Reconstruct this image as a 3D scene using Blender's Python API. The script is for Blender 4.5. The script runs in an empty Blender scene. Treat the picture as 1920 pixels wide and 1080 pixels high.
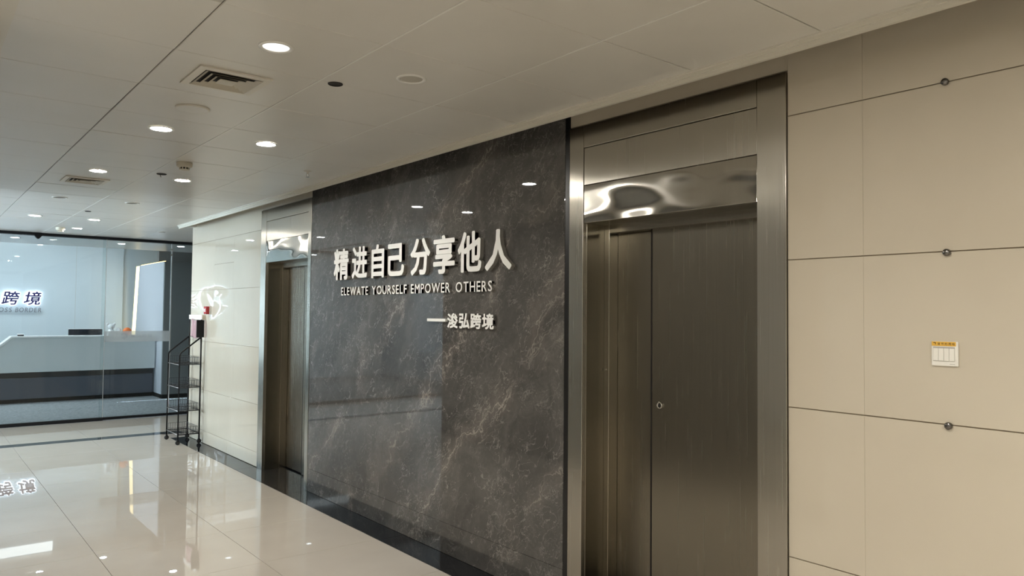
import bpy, bmesh, math, random
from mathutils import Vector, Matrix
random.seed(7)
SC = bpy.context.scene
COL = SC.collection
PI = math.pi

# ------------------------------------------------------------------ camera
YAW, PITCH, ROLL = math.radians(38.893), math.radians(1.945), math.radians(0.537)
EYE = Vector((0, 0, 1.58))
fw = Vector((math.sin(YAW) * math.cos(PITCH), math.cos(YAW) * math.cos(PITCH), math.sin(PITCH)))
rt0 = Vector((math.cos(YAW), -math.sin(YAW), 0))
up0 = rt0.cross(fw)
rt = rt0 * math.cos(ROLL) + up0 * math.sin(ROLL)
up = -rt0 * math.sin(ROLL) + up0 * math.cos(ROLL)
cd = bpy.data.cameras.new('camera')
cd.sensor_width = 36.0
cd.lens = 1409.85 / 1920 * 36.0
cd.clip_start = 0.02
cam = bpy.data.objects.new('camera', cd)
COL.objects.link(cam)
cam.matrix_world = Matrix(((rt.x, up.x, -fw.x, EYE.x), (rt.y, up.y, -fw.y, EYE.y), (rt.z, up.z, -fw.z, EYE.z), (0, 0, 0, 1)))
SC.camera = cam

# ------------------------------------------------------------------ view, world
vs = SC.view_settings
vs.view_transform = 'Standard'
vs.look = 'None'
vs.gamma = 1.0
vs.use_curve_mapping = False
vs.exposure = 0.0
W = bpy.data.worlds.new('world')
SC.world = W
W.use_nodes = True
bgn = W.node_tree.nodes['Background']
bgn.inputs[0].default_value = (0.72, 0.86, 1.0, 1)
bgn.inputs[1].default_value = 30.0
SC.cycles.use_denoising = True
SC.cycles.max_bounces = 9
SC.cycles.diffuse_bounces = 4
SC.cycles.glossy_bounces = 5
SC.cycles.transparent_max_bounces = 16
SC.cycles.sample_clamp_indirect = 6.0
SC.cycles.caustics_reflective = False
SC.cycles.caustics_refractive = False

LAMP = 600.0                      # radiance of a lit downlight lens
WARM = (1.0, 0.955, 0.865)
COOL = (0.84, 0.93, 1.0)

# ------------------------------------------------------------------ materials
def nodes(m):
    m.use_nodes = True
    return m.node_tree, m.node_tree.nodes, m.node_tree.links

def pm(name, col, rough=0.5, metal=0.0, spec=0.5, coat=0.0, emit=None, es=0.0, alpha=1.0):
    m = bpy.data.materials.new(name)
    t, n, l = nodes(m)
    b = n['Principled BSDF']
    b.inputs['Base Color'].default_value = (*col, 1)
    b.inputs['Roughness'].default_value = rough
    b.inputs['Metallic'].default_value = metal
    b.inputs['Specular IOR Level'].default_value = spec
    b.inputs['Coat Weight'].default_value = coat
    b.inputs['Coat Roughness'].default_value = 0.03
    b.inputs['Alpha'].default_value = alpha
    if emit:
        b.inputs['Emission Color'].default_value = (*emit, 1)
        b.inputs['Emission Strength'].default_value = es
    return m

def nd(n, typ, **kw):
    x = n.new(typ)
    for k, v in kw.items():
        setattr(x, k, v)
    return x

def noise(n, l, vec, scale, detail=4, rough=0.55, dist=0.0):
    x = n.new('ShaderNodeTexNoise')
    x.inputs['Scale'].default_value = scale
    x.inputs['Detail'].default_value = detail
    x.inputs['Roughness'].default_value = rough
    x.inputs['Distortion'].default_value = dist
    if vec is not None:
        l.new(vec, x.inputs['Vector'])
    return x

def ramp(n, l, fac, stops):
    r = n.new('ShaderNodeValToRGB')
    e = r.color_ramp.elements
    while len(e) < len(stops):
        e.new(0.5)
    for i, (p, c) in enumerate(stops):
        e[i].position = p
        e[i].color = (*c, 1) if len(c) == 3 else c
    l.new(fac, r.inputs[0])
    return r

def mapping(n, l, scale=(1, 1, 1), rot=(0, 0, 0), coord='Object', loc=(0, 0, 0)):
    tc = n.new('ShaderNodeTexCoord')
    mp = n.new('ShaderNodeMapping')
    mp.inputs['Scale'].default_value = scale
    mp.inputs['Rotation'].default_value = rot
    mp.inputs['Location'].default_value = loc
    l.new(tc.outputs[coord], mp.inputs[0])
    return mp.outputs[0]

def geo_pos(n, l, scale=(1, 1, 1), rot=(0, 0, 0), loc=(0, 0, 0)):
    g = n.new('ShaderNodeNewGeometry')
    mp = n.new('ShaderNodeMapping')
    mp.inputs['Scale'].default_value = scale
    mp.inputs['Rotation'].default_value = rot
    mp.inputs['Location'].default_value = loc
    l.new(g.outputs['Position'], mp.inputs[0])
    return mp.outputs[0]

def math_n(n, l, op, a, b=None, clamp=False):
    x = n.new('ShaderNodeMath')
    x.operation = op
    x.use_clamp = clamp
    for i, v in enumerate((a, b)):
        if v is None:
            continue
        if isinstance(v, (int, float)):
            x.inputs[i].default_value = v
        else:
            l.new(v, x.inputs[i])
    return x.outputs[0]

def mixc(n, l, fac, a, b):
    x = n.new('ShaderNodeMix')
    x.data_type = 'RGBA'
    if isinstance(fac, (int, float)):
        x.inputs[0].default_value = fac
    else:
        l.new(fac, x.inputs[0])
    for i, v in ((6, a), (7, b)):
        if isinstance(v, tuple):
            x.inputs[i].default_value = (*v, 1)
        else:
            l.new(v, x.inputs[i])
    return x.outputs[2]

def bump(n, l, h, strength, dist, target):
    b = n.new('ShaderNodeBump')
    b.inputs['Strength'].default_value = strength
    b.inputs['Distance'].default_value = dist
    l.new(h, b.inputs['Height'])
    l.new(b.outputs[0], target.inputs['Normal'])

def mottled(name, c1, c2, scale, rough, spec=0.5, bumpd=0.0, bscale=None, coat=0.0):
    m = pm(name, c1, rough, spec=spec, coat=coat)
    t, n, l = nodes(m)
    b = n['Principled BSDF']
    v = geo_pos(n, l)
    x = noise(n, l, v, scale, 5)
    r = ramp(n, l, x.outputs[0], [(0.3, c1), (0.7, c2)])
    l.new(r.outputs[0], b.inputs['Base Color'])
    if bumpd:
        y = noise(n, l, v, bscale or scale, 2)
        bump(n, l, y.outputs[0], 1.0, bumpd, b)
    return m

def marble():
    m = pm('marble_dark', (0.1, 0.1, 0.1), 0.012, spec=0.6)
    t, n, l = nodes(m)
    b = n['Principled BSDF']
    g = n.new('ShaderNodeNewGeometry')
    v = g.outputs['Position']
    sx = n.new('ShaderNodeSeparateXYZ'); l.new(v, sx.inputs[0])
    A = math_n(n, l, 'MULTIPLY', math_n(n, l, 'ADD', sx.outputs[1], sx.outputs[2]), 0.7071)      # across the veins
    Bv = math_n(n, l, 'MULTIPLY', math_n(n, l, 'SUBTRACT', sx.outputs[2], sx.outputs[1]), 0.7071)  # along them
    def comb(ka, kb, off=0.0):
        c = n.new('ShaderNodeCombineXYZ')
        l.new(math_n(n, l, 'MULTIPLY', A, ka), c.inputs[0]); l.new(math_n(n, l, 'MULTIPLY', Bv, kb), c.inputs[1]); c.inputs[2].default_value = off
        return c.outputs[0]
    def warp(vec, scale, amount, off):
        x = noise(n, l, geo_pos(n, l, loc=(off, off, off)), scale, 4, 0.6)
        w = n.new('ShaderNodeVectorMath'); w.operation = 'MULTIPLY_ADD'
        l.new(x.outputs['Color'], w.inputs[0]); w.inputs[1].default_value = (amount,) * 3; l.new(vec, w.inputs[2])
        return w.outputs[0]
    def ridge(vec, scale, width, detail=4, rough=0.6, dist=0.0):
        x = noise(n, l, vec, scale, detail, rough, dist)
        d = math_n(n, l, 'ABSOLUTE', math_n(n, l, 'SUBTRACT', x.outputs[0], 0.5))
        return math_n(n, l, 'SUBTRACT', 1.0, math_n(n, l, 'DIVIDE', d, width), True)
    def mask(vec, scale, lo, hi, detail=3):
        return ramp(n, l, noise(n, l, vec, scale, detail).outputs[0], [(lo, (0, 0, 0)), (hi, (1, 1, 1))]).outputs[0]
    mul = lambda a, b_: math_n(n, l, 'MULTIPLY', a, b_)
    p = warp(v, 1.8, 0.35, 0.0)
    c1 = noise(n, l, warp(comb(1.3, 0.7), 2.5, 0.6, 4.0), 2.2, 9, 0.68, 0.5)
    ground = ramp(n, l, c1.outputs[0], [(0.30, (0.054, 0.0525, 0.051)), (0.5, (0.087, 0.084, 0.080)), (0.70, (0.138, 0.131, 0.123))]).outputs[0]
    col = ground
    # curly hair-thin scratches at three sizes, gathered in clumps
    for sc_, wd, k_, seed, lo, hi in ((4.0, 0.008, 0.60, 1.0, 0.45, 0.62), (8.0, 0.011, 0.55, 5.0, 0.44, 0.60), (15.0, 0.014, 0.42, 9.0, 0.42, 0.60)):
        f = ridge(warp(comb(1.15, 0.75, seed), 5.0, 0.16, seed), sc_, wd, 3, 0.55, 0.8)
        f = mul(f, mask(geo_pos(n, l, loc=(seed * 3, seed, seed)), 3.4, lo, hi))
        col = mixc(n, l, mul(f, k_), col, (0.36, 0.34, 0.32))
    # a few long veins that climb to the right: threads inside a wandering band
    wob = noise(n, l, v, 1.7, 5, 0.62).outputs[0]
    Aw = math_n(n, l, 'ADD', A, mul(math_n(n, l, 'SUBTRACT', wob, 0.5), 0.85))
    thr = ridge(warp(comb(2.6, 0.5, 2.0), 4.0, 0.3, 2.0), 2.6, 0.035, 4, 0.6, 0.6)
    thin = ridge(warp(comb(2.6, 0.5, 2.0), 4.0, 0.3, 2.0), 2.6, 0.010, 4, 0.6, 0.6)
    cloud = noise(n, l, p, 16, 5, 0.7).outputs[0]
    for a0, w0, st_ in VEINS:
        d = math_n(n, l, 'ABSOLUTE', math_n(n, l, 'SUBTRACT', Aw, a0))
        band = math_n(n, l, 'SUBTRACT', 1.0, math_n(n, l, 'DIVIDE', d, w0), True)
        core = math_n(n, l, 'SUBTRACT', 1.0, math_n(n, l, 'DIVIDE', d, 0.008), True)
        brk = mask(geo_pos(n, l, loc=(a0, a0 * 2, a0 * 3)), 2.4, 0.38, 0.58)
        col = mixc(n, l, mul(mul(mul(band, cloud), brk), 0.62 * st_), col, (0.27, 0.235, 0.21))
        col = mixc(n, l, mul(mul(math_n(n, l, 'MAXIMUM', mul(thin, math_n(n, l, 'POWER', band, 0.5)), core), brk), 0.68 * st_), col, (0.46, 0.42, 0.38))
    l.new(col, b.inputs['Base Color'])
    return m

VEINS = ((3.34, 0.16, 1.0), (3.85, 0.10, 0.75), (4.55, 0.13, 0.85), (2.65, 0.10, 0.6), (5.25, 0.10, 0.6))

def steel(name, col, rough, wave=0.0, aniso=0.8, wscale=(1, 2.2, 3.4)):
    m = pm(name, col, rough, metal=1.0)
    t, n, l = nodes(m)
    b = n['Principled BSDF']
    b.inputs['Anisotropic'].default_value = aniso
    ge = n.new('ShaderNodeNewGeometry')
    cz = n.new('ShaderNodeVectorMath'); cz.operation = 'CROSS_PRODUCT'
    l.new(ge.outputs['True Normal'], cz.inputs[0]); cz.inputs[1].default_value = (0, 0, 1)
    ca = n.new('ShaderNodeVectorMath'); ca.operation = 'ADD'
    l.new(cz.outputs[0], ca.inputs[0]); ca.inputs[1].default_value = (0.002, 0.003, 0)
    l.new(ca.outputs[0], b.inputs['Tangent'])      # brush lines run upright
    v = geo_pos(n, l, scale=(160, 160, 1.2))
    x = noise(n, l, v, 1.0, 3)
    r = ramp(n, l, x.outputs[0], [(0.25, (rough * 0.92,) * 3), (0.75, (rough * 1.08,) * 3)])
    l.new(r.outputs[0], b.inputs['Roughness'])
    cr = ramp(n, l, x.outputs[0], [(0.2, tuple(c * 0.97 for c in col)), (0.8, tuple(min(1, c * 1.03) for c in col))])
    l.new(cr.outputs[0], b.inputs['Base Color'])
    if wave:
        v2 = geo_pos(n, l, scale=wscale)
        y = noise(n, l, v2, 1.0, 1.0, 0.4)
        bump(n, l, y.outputs[0], 1.0, wave, b)
    return m

def glass(name, tint, rough=0.0, spec=1.0):
    m = bpy.data.materials.new(name)
    t, n, l = nodes(m)
    n.remove(n['Principled BSDF'])
    out = n['Material Output']
    tr = n.new('ShaderNodeBsdfTransparent'); tr.inputs[0].default_value = (*tint, 1)
    gl = n.new('ShaderNodeBsdfGlossy'); gl.inputs['Roughness'].default_value = rough
    fr = n.new('ShaderNodeFresnel'); fr.inputs[0].default_value = 1.45
    f = math_n(n, l, 'MULTIPLY', fr.outputs[0], spec, True)
    mx = n.new('ShaderNodeMixShader')
    l.new(f, mx.inputs[0]); l.new(tr.outputs[0], mx.inputs[1]); l.new(gl.outputs[0], mx.inputs[2])
    l.new(mx.outputs[0], out.inputs[0])
    return m

def frosted(name):
    m = bpy.data.materials.new(name)
    t, n, l = nodes(m)
    n.remove(n['Principled BSDF'])
    out = n['Material Output']
    tr = n.new('ShaderNodeBsdfTransparent'); tr.inputs[0].default_value = (0.9, 0.92, 0.92, 1)
    df = n.new('ShaderNodeBsdfDiffuse'); df.inputs[0].default_value = (0.75, 0.77, 0.77, 1)
    tl = n.new('ShaderNodeBsdfTranslucent'); tl.inputs[0].default_value = (0.8, 0.8, 0.8, 1)
    a = n.new('ShaderNodeMixShader'); a.inputs[0].default_value = 0.6
    l.new(df.outputs[0], a.inputs[1]); l.new(tl.outputs[0], a.inputs[2])
    c = n.new('ShaderNodeMixShader'); c.inputs[0].default_value = 0.45
    l.new(tr.outputs[0], c.inputs[1]); l.new(a.outputs[0], c.inputs[2])
    l.new(c.outputs[0], out.inputs[0])
    return m

def emission(name, col, s):
    m = bpy.data.materials.new(name)
    t, n, l = nodes(m)
    n.remove(n['Principled BSDF'])
    e = n.new('ShaderNodeEmission')
    e.inputs[0].default_value = (*col, 1)
    e.inputs[1].default_value = s
    l.new(e.outputs[0], n['Material Output'].inputs[0])
    return m

def carpet():
    m = pm('carpet_grey', (0.2, 0.22, 0.24), 0.95, spec=0.1)
    t, n, l = nodes(m)
    b = n['Principled BSDF']
    v = geo_pos(n, l)
    a = noise(n, l, v, 28, 4, 0.7)
    c = noise(n, l, geo_pos(n, l, scale=(3, 14, 1)), 4, 4)
    f = math_n(n, l, 'ADD', math_n(n, l, 'MULTIPLY', a.outputs[0], 0.5), math_n(n, l, 'MULTIPLY', c.outputs[0], 0.5))
    r = ramp(n, l, f, [(0.38, (0.15, 0.165, 0.18)), (0.62, (0.34, 0.37, 0.385))])
    l.new(r.outputs[0], b.inputs['Base Color'])
    bump(n, l, a.outputs[0], 0.6, 0.004, b)
    return m

M = {
    'floor': mottled('floor_tile_beige', (0.53, 0.485, 0.425), (0.56, 0.515, 0.455), 3.0, 0.008, 0.95, 0.0001, 1.5),
    'grout': pm('grout_grey', (0.22, 0.20, 0.18), 0.8),
    'granite': mottled('granite_black', (0.006, 0.007, 0.009), (0.014, 0.015, 0.018), 90, 0.03, 0.5),
    'tile': mottled('wall_tile_cream', (0.56, 0.50, 0.40), (0.60, 0.54, 0.435), 1.5, 0.015, 0.9, 0.0001, 1.1),
    'tile_joint': pm('tile_joint', (0.32, 0.26, 0.19), 0.7),
    'ceil': mottled('ceiling_panel_white', (0.70, 0.68, 0.63), (0.74, 0.72, 0.67), 2.0, 0.30, 0.5, 0.0004, 2.0),
    'ceil_gap': pm('ceiling_gap', (0.20, 0.19, 0.17), 0.8),
    'gridw': pm('grid_bar_white', (0.85, 0.84, 0.80), 0.3),
    'trimw': pm('trim_white', (0.72, 0.69, 0.61), 0.4),
    'plaster': pm('plaster_white', (0.70, 0.70, 0.68), 0.7),
    'leftwall': pm('left_wall_taupe', (0.16, 0.15, 0.135), 0.35),
    'marble': marble(),
    'blackedge': pm('black_edge', (0.008, 0.008, 0.008), 0.3),
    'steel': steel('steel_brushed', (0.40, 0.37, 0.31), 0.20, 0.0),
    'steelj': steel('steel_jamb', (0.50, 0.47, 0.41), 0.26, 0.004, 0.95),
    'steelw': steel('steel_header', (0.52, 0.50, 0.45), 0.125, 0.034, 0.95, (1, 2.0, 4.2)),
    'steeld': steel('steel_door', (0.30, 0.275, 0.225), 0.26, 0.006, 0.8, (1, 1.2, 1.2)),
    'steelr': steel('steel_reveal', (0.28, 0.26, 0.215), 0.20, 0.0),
    'chrome': pm('chrome', (0.62, 0.60, 0.56), 0.15, 1.0),
    'darkchrome': pm('dark_chrome', (0.20, 0.19, 0.18), 0.2, 1.0),
    'letter': pm('letter_white', (0.93, 0.93, 0.91), 0.22, spec=0.6),
    'letterside': pm('letter_side', (0.25, 0.24, 0.22), 0.3),
    'black': pm('black_paint', (0.005, 0.005, 0.006), 0.5, spec=0.25),
    'blackwire': pm('black_wire', (0.02, 0.02, 0.021), 0.35),
    'wire': pm('wire_grey', (0.30, 0.30, 0.30), 0.3, 0.6),
    'rubber': pm('rubber', (0.015, 0.015, 0.015), 0.6),
    'whitepl': pm('white_plastic', (0.80, 0.78, 0.72), 0.35),
    'offwhite': pm('device_ivory', (0.62, 0.58, 0.48), 0.45),
    'greyring': pm('grey_ring', (0.45, 0.43, 0.38), 0.4),
    'hole': pm('dark_void', (0.01, 0.008, 0.007), 0.7),
    'ventfin': pm('vent_fin', (0.52, 0.48, 0.39), 0.4),
    'lamp': emission('lamp_lens_lit', WARM, LAMP),
    'lampnear': emission('lamp_lens_near', WARM, 1150.0),
    'lampfar': emission('lamp_lens_far', WARM, 450.0),
    'lampdim': emission('lamp_lens_dim', (1.0, 0.97, 0.9), 1.6),
    'lampcool': emission('lamp_lens_cool', COOL, 190.0),
    'lens_dark': pm('lens_dark', (0.10, 0.085, 0.065), 0.4),
    'lens_off': pm('lens_off', (0.50, 0.47, 0.40), 0.35),
    'led': emission('led_warm', (1.0, 0.82, 0.50), 2.4),
    'ledline': emission('led_line', (1.0, 0.66, 0.24), 5.0),
    'fill_panel': emission('fill_panel', (0.86, 0.95, 1.0), 11.0),
    'light_band': emission('light_band', (0.9, 0.97, 1.0), 2.6),
    'glass': glass('clear_glass', (0.93, 0.965, 0.97), 0.0, 0.75),
    'frost': frosted('frosted_film'),
    'film_mark': pm('film_mark', (0.28, 0.30, 0.31), 0.6),
    'alu': pm('aluminium', (0.72, 0.74, 0.76), 0.3, 0.9),
    'carpet': carpet(),
    'rec_wall': mottled('reception_wall', (0.60, 0.68, 0.73), (0.63, 0.71, 0.76), 1.0, 0.18, 0.5),
    'rec_grey': pm('reception_grey', (0.16, 0.17, 0.175), 0.45),
    'rec_panel': pm('reception_panel', (0.60, 0.63, 0.69), 0.4),
    'desk_white': pm('desk_white', (0.62, 0.66, 0.67), 0.3),
    'desk_top': pm('desk_top', (0.82, 0.84, 0.85), 0.25),
    'desk_grey': pm('desk_grey', (0.085, 0.095, 0.12), 0.35),
    'desk_band': pm('desk_band', (0.045, 0.043, 0.045), 0.4),
    'navy': pm('letter_navy', (0.025, 0.02, 0.12), 0.3),
    'sign_grey': pm('sign_letter_grey', (0.22, 0.23, 0.27), 0.35),
    'logo_grey': pm('logo_grey', (0.42, 0.42, 0.42), 0.35),
    'halo': emission('halo_light', (0.80, 0.88, 1.0), 4.5),
    'pink': pm('pink_cloth', (0.72, 0.52, 0.55), 0.8),
    'red': pm('red_plastic', (0.35, 0.008, 0.01), 0.25),
    'yellow': pm('label_yellow', (0.72, 0.42, 0.06), 0.5),
    'ink': pm('label_ink', (0.12, 0.06, 0.01), 0.6),
    'inkgrey': pm('mark_grey', (0.45, 0.43, 0.40), 0.6),
    'orange': pm('orange_skin', (0.85, 0.20, 0.04), 0.4),
    'bag': pm('white_bag', (0.80, 0.80, 0.80), 0.35, alpha=0.85),
    'ceramic': pm('white_ceramic', (0.72, 0.74, 0.75), 0.2),
    'screen': pm('screen_back', (0.012, 0.016, 0.024), 0.25),
    'skin': pm('skin', (0.62, 0.40, 0.30), 0.5),
    'hair': pm('hair_dark', (0.03, 0.018, 0.012), 0.45),
    'blouse': pm('blouse_pale', (0.72, 0.66, 0.62), 0.7),
    'winframe': pm('window_frame', (0.55, 0.56, 0.57), 0.4),
}

# ------------------------------------------------------------------ mesh helpers
def mesh_obj(name, bm, mat, parent=None, smooth=False):
    me = bpy.data.meshes.new(name)
    bmesh.ops.recalc_face_normals(bm, faces=bm.faces[:])
    bm.to_mesh(me)
    bm.free()
    return data_obj(name, me, mat, parent, smooth)

def data_obj(name, me, mat, parent=None, smooth=False):
    if mat is not None and not me.materials:
        me.materials.append(M[mat])
    if smooth:
        for p in me.polygons:
            p.use_smooth = True
    o = bpy.data.objects.new(name, me)
    COL.objects.link(o)
    if parent:
        o.parent = parent
    return o

def attach(o, par):
    """parent an object whose mesh is in world coordinates"""
    o.parent = par
    if par.type == 'EMPTY':
        o.matrix_parent_inverse = Matrix.Translation(par.location).inverted()
    return o

def tag(o, label, cat, group=None, kind=None):
    o['label'] = label
    o['category'] = cat
    if group:
        o['group'] = group
    if kind:
        o['kind'] = kind
    return o

def thing(name, label, cat, loc=(0, 0, 0), rz=0.0, group=None, kind=None):
    o = bpy.data.objects.new(name, None)
    o.empty_display_size = 0.1
    COL.objects.link(o)
    o.location = loc
    o.rotation_euler = (0, 0, rz)
    return tag(o, label, cat, group, kind)

def box(bm, x0, x1, y0, y1, z0, z1):
    v = [bm.verts.new(c) for c in ((x0, y0, z0), (x1, y0, z0), (x1, y1, z0), (x0, y1, z0), (x0, y0, z1), (x1, y0, z1), (x1, y1, z1), (x0, y1, z1))]
    for f in ((0, 3, 2, 1), (4, 5, 6, 7), (0, 1, 5, 4), (1, 2, 6, 5), (2, 3, 7, 6), (3, 0, 4, 7)):
        bm.faces.new([v[i] for i in f])
    return bm

def bx(*a):
    return box(bmesh.new(), *a)

def bevel(bm, w, seg=1):
    bmesh.ops.bevel(bm, geom=bm.edges[:], offset=w, segments=seg, affect='EDGES', profile=0.5)
    return bm

def prism(pts, axis, a, b):
    """polygon (u,v) extruded along axis from a to b"""
    bm = bmesh.new()
    def P(u, v, w):
        return {'x': (w, u, v), 'y': (u, w, v), 'z': (u, v, w)}[axis]
    A = [bm.verts.new(P(u, v, a)) for u, v in pts]
    Bv = [bm.verts.new(P(u, v, b)) for u, v in pts]
    bm.faces.new(A)
    bm.faces.new(Bv[::-1])
    k = len(pts)
    for i in range(k):
        bm.faces.new((A[i], A[(i + 1) % k], Bv[(i + 1) % k], Bv[i]))
    return bm

def lathe(bm, prof, seg=32, c=(0, 0, 0), axis='z'):
    rings = []
    for r, z in prof:
        ring = []
        if r < 1e-6:
            ring = [bm.verts.new(_ax(0, 0, z, c, axis))]
        else:
            for i in range(seg):
                a = 2 * PI * i / seg
                ring.append(bm.verts.new(_ax(r * math.cos(a), r * math.sin(a), z, c, axis)))
        rings.append(ring)
    for a, b in zip(rings, rings[1:]):
        if len(a) == 1 and len(b) == 1:
            continue
        for i in range(seg):
            j = (i + 1) % seg
            if len(a) == 1:
                bm.faces.new((a[0], b[i], b[j]))
            elif len(b) == 1:
                bm.faces.new((a[i], a[j], b[0]))
            else:
                bm.faces.new((a[i], a[j], b[j], b[i]))
    return bm

def _ax(u, v, w, c, axis):
    if axis == 'z':
        return (c[0] + u, c[1] + v, c[2] + w)
    if axis == 'x':
        return (c[0] + w, c[1] + u, c[2] + v)
    return (c[0] + u, c[1] + w, c[2] + v)

def tube(bm, pts, r, seg=8):
    pts = [Vector(p) for p in pts]
    rings = []
    for i, p in enumerate(pts):
        if i == 0:
            d = pts[1] - p
        elif i == len(pts) - 1:
            d = p - pts[-2]
        else:
            d = (pts[i + 1] - p).normalized() + (p - pts[i - 1]).normalized()
        d.normalize()
        a = d.orthogonal().normalized() if abs(d.z) > 0.99 else d.cross(Vector((0, 0, 1))).normalized()
        b = d.cross(a).normalized()
        rings.append([bm.verts.new(p + (a * math.cos(2 * PI * k / seg) + b * math.sin(2 * PI * k / seg)) * r) for k in range(seg)])
    for A, Bv in zip(rings, rings[1:]):
        # align the two rings by the nearest start vertex
        s = min(range(seg), key=lambda k: (Bv[k].co - A[0].co - (Bv[0].co - Bv[0].co)).length)
        Bv2 = Bv[s:] + Bv[:s]
        if (Bv2[1].co - A[1].co).length > (Bv2[-1].co - A[1].co).length:
            Bv2 = [Bv2[0]] + Bv2[1:][::-1]
        Bv[:] = Bv2
        for k in range(seg):
            bm.faces.new((A[k], A[(k + 1) % seg], Bv[(k + 1) % seg], Bv[k]))
    bm.faces.new(rings[0][::-1])
    bm.faces.new(rings[-1])
    return bm

def slab_mesh(name, w, h, t, ch):
    """thin slab, front face at local z = 0 with chamfered rim, body towards -z; centred"""
    bm = bmesh.new()
    a, b = w / 2, h / 2
    L = []
    for (x, y, z) in ((a, b, -t), (a, b, -ch), (a - ch, b - ch, 0)):
        L.append([bm.verts.new((sx * x, sy * y, z)) for sx, sy in ((-1, -1), (1, -1), (1, 1), (-1, 1))])
    for A, Bv in zip(L, L[1:]):
        for i in range(4):
            j = (i + 1) % 4
            bm.faces.new((A[i], A[j], Bv[j], Bv[i]))
    bm.faces.new(L[-1])
    bm.faces.new(L[0][::-1])
    me = bpy.data.meshes.new(name)
    bm.to_mesh(me)
    bm.free()
    return me

SLABS = {}
def slab(name, w, h, t, ch, mat, parent, loc, facing, tilt=(0, 0)):
    key = (name, round(w, 3), round(h, 3), t, ch, mat)
    if key not in SLABS:
        me = slab_mesh(name, w, h, t, ch)
        me.materials.append(M[mat])
        SLABS[key] = me
    o = bpy.data.objects.new(name, SLABS[key])
    COL.objects.link(o)
    o.parent = parent
    o.location = loc
    if facing == 'up':
        e = (tilt[0], tilt[1], 0)
    elif facing == 'down':
        e = (PI + tilt[0], tilt[1], 0)
    else:                       # '-x': slab width runs along y, height along z
        o.rotation_mode = 'QUATERNION'
        mt = Matrix(((0, 0, -1), (-1, 0, 0), (0, 1, 0)))
        o.rotation_quaternion = mt.to_quaternion()
        return o
    o.rotation_euler = e
    return o

# ------------------------------------------------------------------ text as mesh
def curve_mesh(cu, name):
    o = bpy.data.objects.new('tmp', cu)
    COL.objects.link(o)
    dg = bpy.context.evaluated_depsgraph_get()
    dg.update()
    me = bpy.data.meshes.new_from_object(o.evaluated_get(dg))
    me.name = name
    bpy.data.objects.remove(o)
    bpy.data.curves.remove(cu)
    me.materials.clear()
    return me

def glyph(ch, offset=0.0, depth=0.5, name='character', shear=0.0):
    cu = bpy.data.curves.new('t', 'FONT')
    cu.body = ch
    cu.size = 1.0
    cu.extrude = depth / 2
    cu.shear = shear
    cu.resolution_u = 3
    me = curve_mesh(cu, name)
    if offset > 0:              # embolden: the stroke outline swept round a small circle
        src = bmesh.new(); src.from_mesh(me)
        out = bmesh.new()
        kk = 8
        for i in range(kk + 1):
            r_ = 0 if i == kk else offset
            a = 2 * PI * i / kk + PI / 8
            vm = {v: out.verts.new((v.co.x + r_ * math.cos(a), v.co.y + r_ * math.sin(a), v.co.z * (1 - 0.002 * i))) for v in src.verts}
            for f in src.faces:
                out.faces.new([vm[v] for v in f.verts])
        out.to_mesh(me); out.free(); src.free()
    return me

def bounds(me):
    xs = [v.co.x for v in me.vertices]; ys = [v.co.y for v in me.vertices]; zs = [v.co.z for v in me.vertices]
    return min(xs), max(xs), min(ys), max(ys), min(zs), max(zs)

def fit_map(me, fn):
    x0, x1, y0, y1, z0, z1 = bounds(me)
    for v in me.vertices:
        c = v.co
        v.co = fn((c.x - x0) / (x1 - x0), (c.y - y0) / (y1 - y0), (c.z - z0) / max(1e-9, z1 - z0))
    bm = bmesh.new(); bm.from_mesh(me)
    bmesh.ops.remove_doubles(bm, verts=bm.verts[:], dist=1e-6)
    bmesh.ops.recalc_face_normals(bm, faces=bm.faces[:])
    bm.to_mesh(me); bm.free()
    return me

def side_material(me, front_mat, side_mat, n):
    """faces that look along direction n get the front material, the others the side material"""
    me.materials.append(M[front_mat]); me.materials.append(M[side_mat])
    for p in me.polygons:
        p.material_index = 0 if abs(p.normal.dot(n)) > 0.7 else 1

# ================================================================== SETTING
ZC = 2.625          # ceiling
XW = 2.815          # face of the wall tiles
XM = 2.805          # face of marble panel and lift frames
YG = 12.10          # glass front of the reception

# ---- floor
fl = mesh_obj('floor', bx(-4.0, 2.607, -3.5, 12.02, -0.12, -0.004), 'grout')
tag(fl, 'polished beige tiled corridor floor', 'floor', kind='structure')
xs = [2.604 - 0.8 * k for k in range(9)]
ys = [4.70 + 0.8 * k for k in range(-10, 8)] + [10.30]
def floor_tiles(x_edges, y_edges, par):
    for x1, x0 in zip(x_edges, x_edges[1:]):
        for y0, y1 in zip(y_edges, y_edges[1:]):
            slab('floor_tile', x1 - x0 - 0.0025, y1 - y0 - 0.0025, 0.006, 0.0008, 'floor', par, ((x0 + x1) / 2, (y0 + y1) / 2, 0), 'up')
floor_tiles(xs, ys, fl)
floor_tiles([5.80, 5.0, 4.2, 3.4, 2.604] + [2.604 - 0.8 * k for k in range(1, 9)], [10.50, 11.25, 12.02], fl)
fb = mesh_obj('floor', bx(2.607, 6.0, 9.95, 12.02, -0.12, -0.004), 'grout')
tag(fb, 'beige tiled floor of the side passage behind the wire rack', 'floor', kind='structure')
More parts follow.
